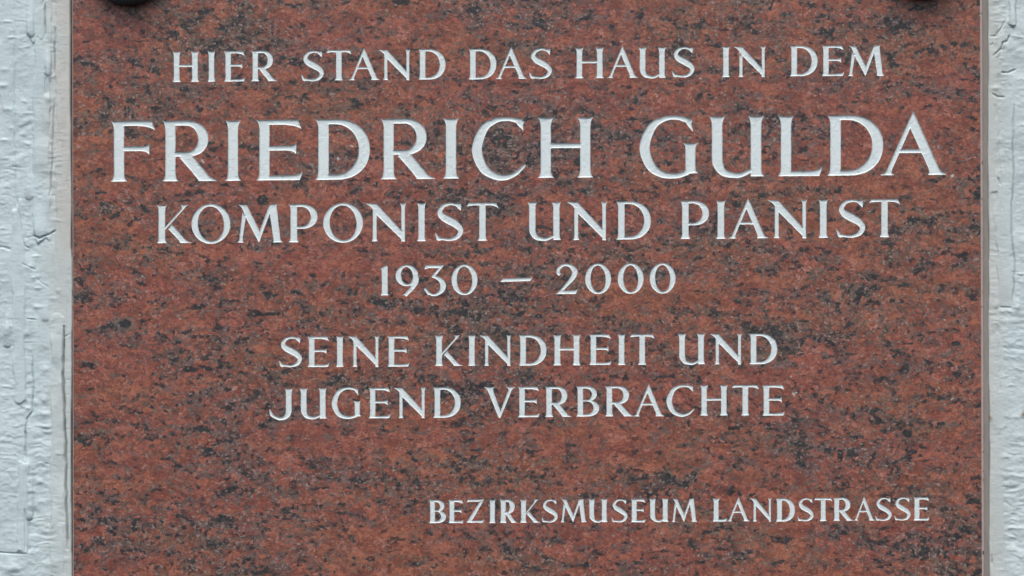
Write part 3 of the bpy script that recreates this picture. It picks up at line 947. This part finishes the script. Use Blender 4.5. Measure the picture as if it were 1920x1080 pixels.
# the hole behind the plaque: paint runs up to the slab's side and drops off there
def edge_left(y):
    e = 133.6+1.4*(y/1080)+np.sin(y*.02)*.3
    e -= 2.6*(1-sm(455, 480, y))*(.6+.4*np.sin(y*.011+1))
    e += 1.6*sm(470, 500, y)*(1-sm(590, 640, y))
    e -= 1.2*sm(700, 760, y)*(1-sm(1020, 1050, y))
    return e
eL = edge_left(Y)
er = right_x(Y)+9.5+np.sin(Y*.017)*.8+np.sin(Y*.06)*.4
ins = sm(-1.3, .6, X-eL)*(1-sm(-.8, 2.2, X-er))*sm(SLAB_T-5, SLAB_T-1, Y)*(1-sm(SLAB_B+1, SLAB_B+5, Y))
# next to the plaque the paint lies about flush with the stone
flushL = np.exp(-((X-eL)/16)**2)*(X < eL+3)
Hf += flushL*(-(Hf)-2.2)*.75*(1-.0*X)
groove([(120, 612), (118, 700), (120, 770), (123, 860), (124, 950), (127, 1030)], 1.7, 8.0)
stroke(dirt_shade, [(120, 612), (118, 700), (120, 770), (123, 860), (124, 950), (127, 1030)], 1.2, .4)
flushR = np.exp(-((X-er)/12)**2)*(X > er-3)
Hf += flushR*(-(Hf)-4.5)*.6
Hf = Hf*(1-ins)+(-40.0)*ins

warm = np.clip(sm(70, 128, X+vnoise(X, Y, 30, 60, 51)*26), 0, 1)*(X < 900)*(1-sm(430, 520, Y)*.45)
warm = np.where(X > 900, (1-sm(1862, 1902, X+vnoise(X, Y, 20, 60, 52)*22))*.55+.15, warm)
def tint_spot(x, y, rx, ry, a, arr):
    arr += a*np.exp(-((X-x)/rx)**2-((Y-y)/ry)**2)
rust = np.zeros(X.shape)
tint_spot(1856, 783, 4.5, 5, .85, rust); tint_spot(1853, 775, 3, 4, .5, rust); tint_spot(1919.5, 777, 3.2, 7, .9, rust)
tint_spot(1861, 1048, 1.6, 6, .6, dirt_shade); tint_spot(5, 8, 3, 1.5, .4, dirt_shade); tint_spot(116, 186, 1.6, 1.4, .5, dirt_shade); tint_spot(117, 274, 1.2, 2, .5, dirt_shade)
for x, y, rx, ry, a in [(60, 64, 7, 7, .16), (88, 136, 7, 8, .2), (52, 366, 6, 12, .22), (78, 312, 6, 8, .16), (84, 598, 9, 7, .22), (56, 632, 8, 12, .16),
                        (12, 640, 6, 14, .2), (55, 968, 7, 12, .2), (80, 660, 14, 12, .18), (1868, 60, 8, 9, .12), (1885, 205, 10, 14, .12)]:
    tint_spot(x, y, rx, ry, a, dirt_shade)  # shade at the drips' lower ends painted into the colour, plus faint dark patches
# grime in the crack beside the stone
stainline = np.exp(-((X-(eL-.2))/1.6)**2)*(.5+.5*vnoise(X, Y, 5, 25, 61)*2)*((Y < 480) | (Y > 690))
dirt_shade += np.clip(stainline, 0, 1)*.5
dirt_shade = np.clip(dirt_shade, 0, 1); rust = np.clip(rust, 0, 1)

nx, ny = len(xs), len(ys)
co = np.stack([(X-960)*S, -Hf*S, Z0+(540-Y)*S], -1).reshape(-1, 3)
ii = np.arange(nx*ny).reshape(ny, nx)
quads = np.stack([ii[:-1, :-1], ii[1:, :-1], ii[1:, 1:], ii[:-1, 1:]], -1).reshape(-1, 4)
me = bpy.data.meshes.new('wall')
me.vertices.add(len(co)); me.vertices.foreach_set('co', co.ravel())
me.loops.add(quads.size); me.loops.foreach_set('vertex_index', quads.ravel())
me.polygons.add(len(quads)); me.polygons.foreach_set('loop_start', np.arange(0, quads.size, 4))
me.polygons.foreach_set('loop_total', np.full(len(quads), 4))
me.update(calc_edges=True)
me.polygons.foreach_set('use_smooth', [True]*len(quads))
for nm, arr in (('warm', warm), ('dirt_shade', dirt_shade), ('rust', rust)):
    a = me.attributes.new(nm, 'FLOAT', 'POINT'); a.data.foreach_set('value', arr.ravel().astype(np.float32))
me.materials.append(WALLP)
wall = bpy.data.objects.new('painted_wall', me)
COL.objects.link(wall)
wall['label'] = 'rough outside wall thickly coated in cracked white paint around the plaque'
wall['category'] = 'wall'

# ------------------------------------------------------------------ fixing caps, just reaching into the top of the picture
def revolve(name, prof, mat, parent, n=64):
    vv, ff = [], []
    for r, d in prof:
        for k in range(n):
            a = 2*math.pi*k/n
            vv.append((r*S*math.cos(a), -d*S, r*S*math.sin(a)))
    for i in range(len(prof)-1):
        for k in range(n):
            ff.append((i*n+k, i*n+(k+1) % n, (i+1)*n+(k+1) % n, (i+1)*n+k))
    vv.append((0, -prof[-1][1]*S, 0)); c = len(vv)-1
    i = len(prof)-1
    for k in range(n):
        ff.append((i*n+k, i*n+(k+1) % n, c))
    o = new_mesh(name, vv, ff, mat, parent, smooth=True)
    if o.data.polygons[-1].normal.y > 0:
        o.data.flip_normals()
    return o
def fixing(x, y, r, label):
    t = bpy.data.objects.new('fixing_cap', None)
    COL.objects.link(t)
    t.location = P(x, y)
    t['label'] = label; t['category'] = 'bolt cap'; t['group'] = 'dark metal caps over the plaque fixings'
    revolve('washer', [(r*.80, -.2), (r*.80, 5), (r*.76, 7), (r*.4, 7.5)], CAP, t)
    dome = [(r*.62, 7.0), (r*.90, 10), (r*.985, 15), (r, 20)]
    for k in range(1, 12):
        a = k/12*math.pi/2
        dome.append((r*math.cos(a), 20+28*math.sin(a)))
    revolve('dome', dome, CAP, t)
    return t
fixing(243, -63, 75, 'dark green-black domed cap in the plaque corner above the word HIER')
fixing(1729, -75, 75, 'dark domed cap in the plaque corner above the word DEM, barely showing')

# ------------------------------------------------------------------ small chips and dabs of white paint beside the letters
def flecks():
    vv, ff = [], []
    for x, y, rx, ry, a in [(1785.5, 330, 3.6, 3.8, 0), (1313.5, 147.2, 3.4, 1.6, .6), (1488, 740, 2.2, 5.0, -.6), (1492, 737, 5, 1.3, -.4), (1388, 101, 2.2, 4.6, -.7),
                            (660, 274, 4.5, 2.0, .3), (634, 297, 2.6, 3.6, 0), (1483, 706, 2.2, 2.0, 0), (1785, 748, 3.8, 1.8, -.5), (338, 598, 2.4, 1.3, 0),
                            (267, 518, 2.2, 1.5, 0), (1208, 324, 3.4, 1.8, -.5), (1771, 600, 3.2, 1.3, .2), (380, 302, 2.2, 5.5, -.6), (1040, 145, 1.8, 1.2, 0), (905, 800, 1.8, 1.3, 0)]:
        n = 11; c0 = len(vv)
        vv.append(P(x, y, .55))
        for k in range(n):
            t = 2*math.pi*k/n
            r = RNG.uniform(.65, 1.1)
            u, v = rx*r*math.cos(t), ry*r*math.sin(t)
            vv.append(P(x+u*math.cos(a)-v*math.sin(a), y+u*math.sin(a)+v*math.cos(a), .12))
        for k in range(n):
            ff.append((c0, c0+1+(k+1) % n, c0+1+k))
    o = new_mesh('paint_flecks', vv, ff, LETF, plaque, smooth=True)
    o['kind'] = 'stuff'
M = Mat('dull_paint_fleck')
LETF = M.finish(M.mix(M.noise(M.mapping(scale=(K, K, K)), .3, 3, .7), (0.22, 0.21, 0.20), (0.52, 0.52, 0.50)), 0.6)
flecks()
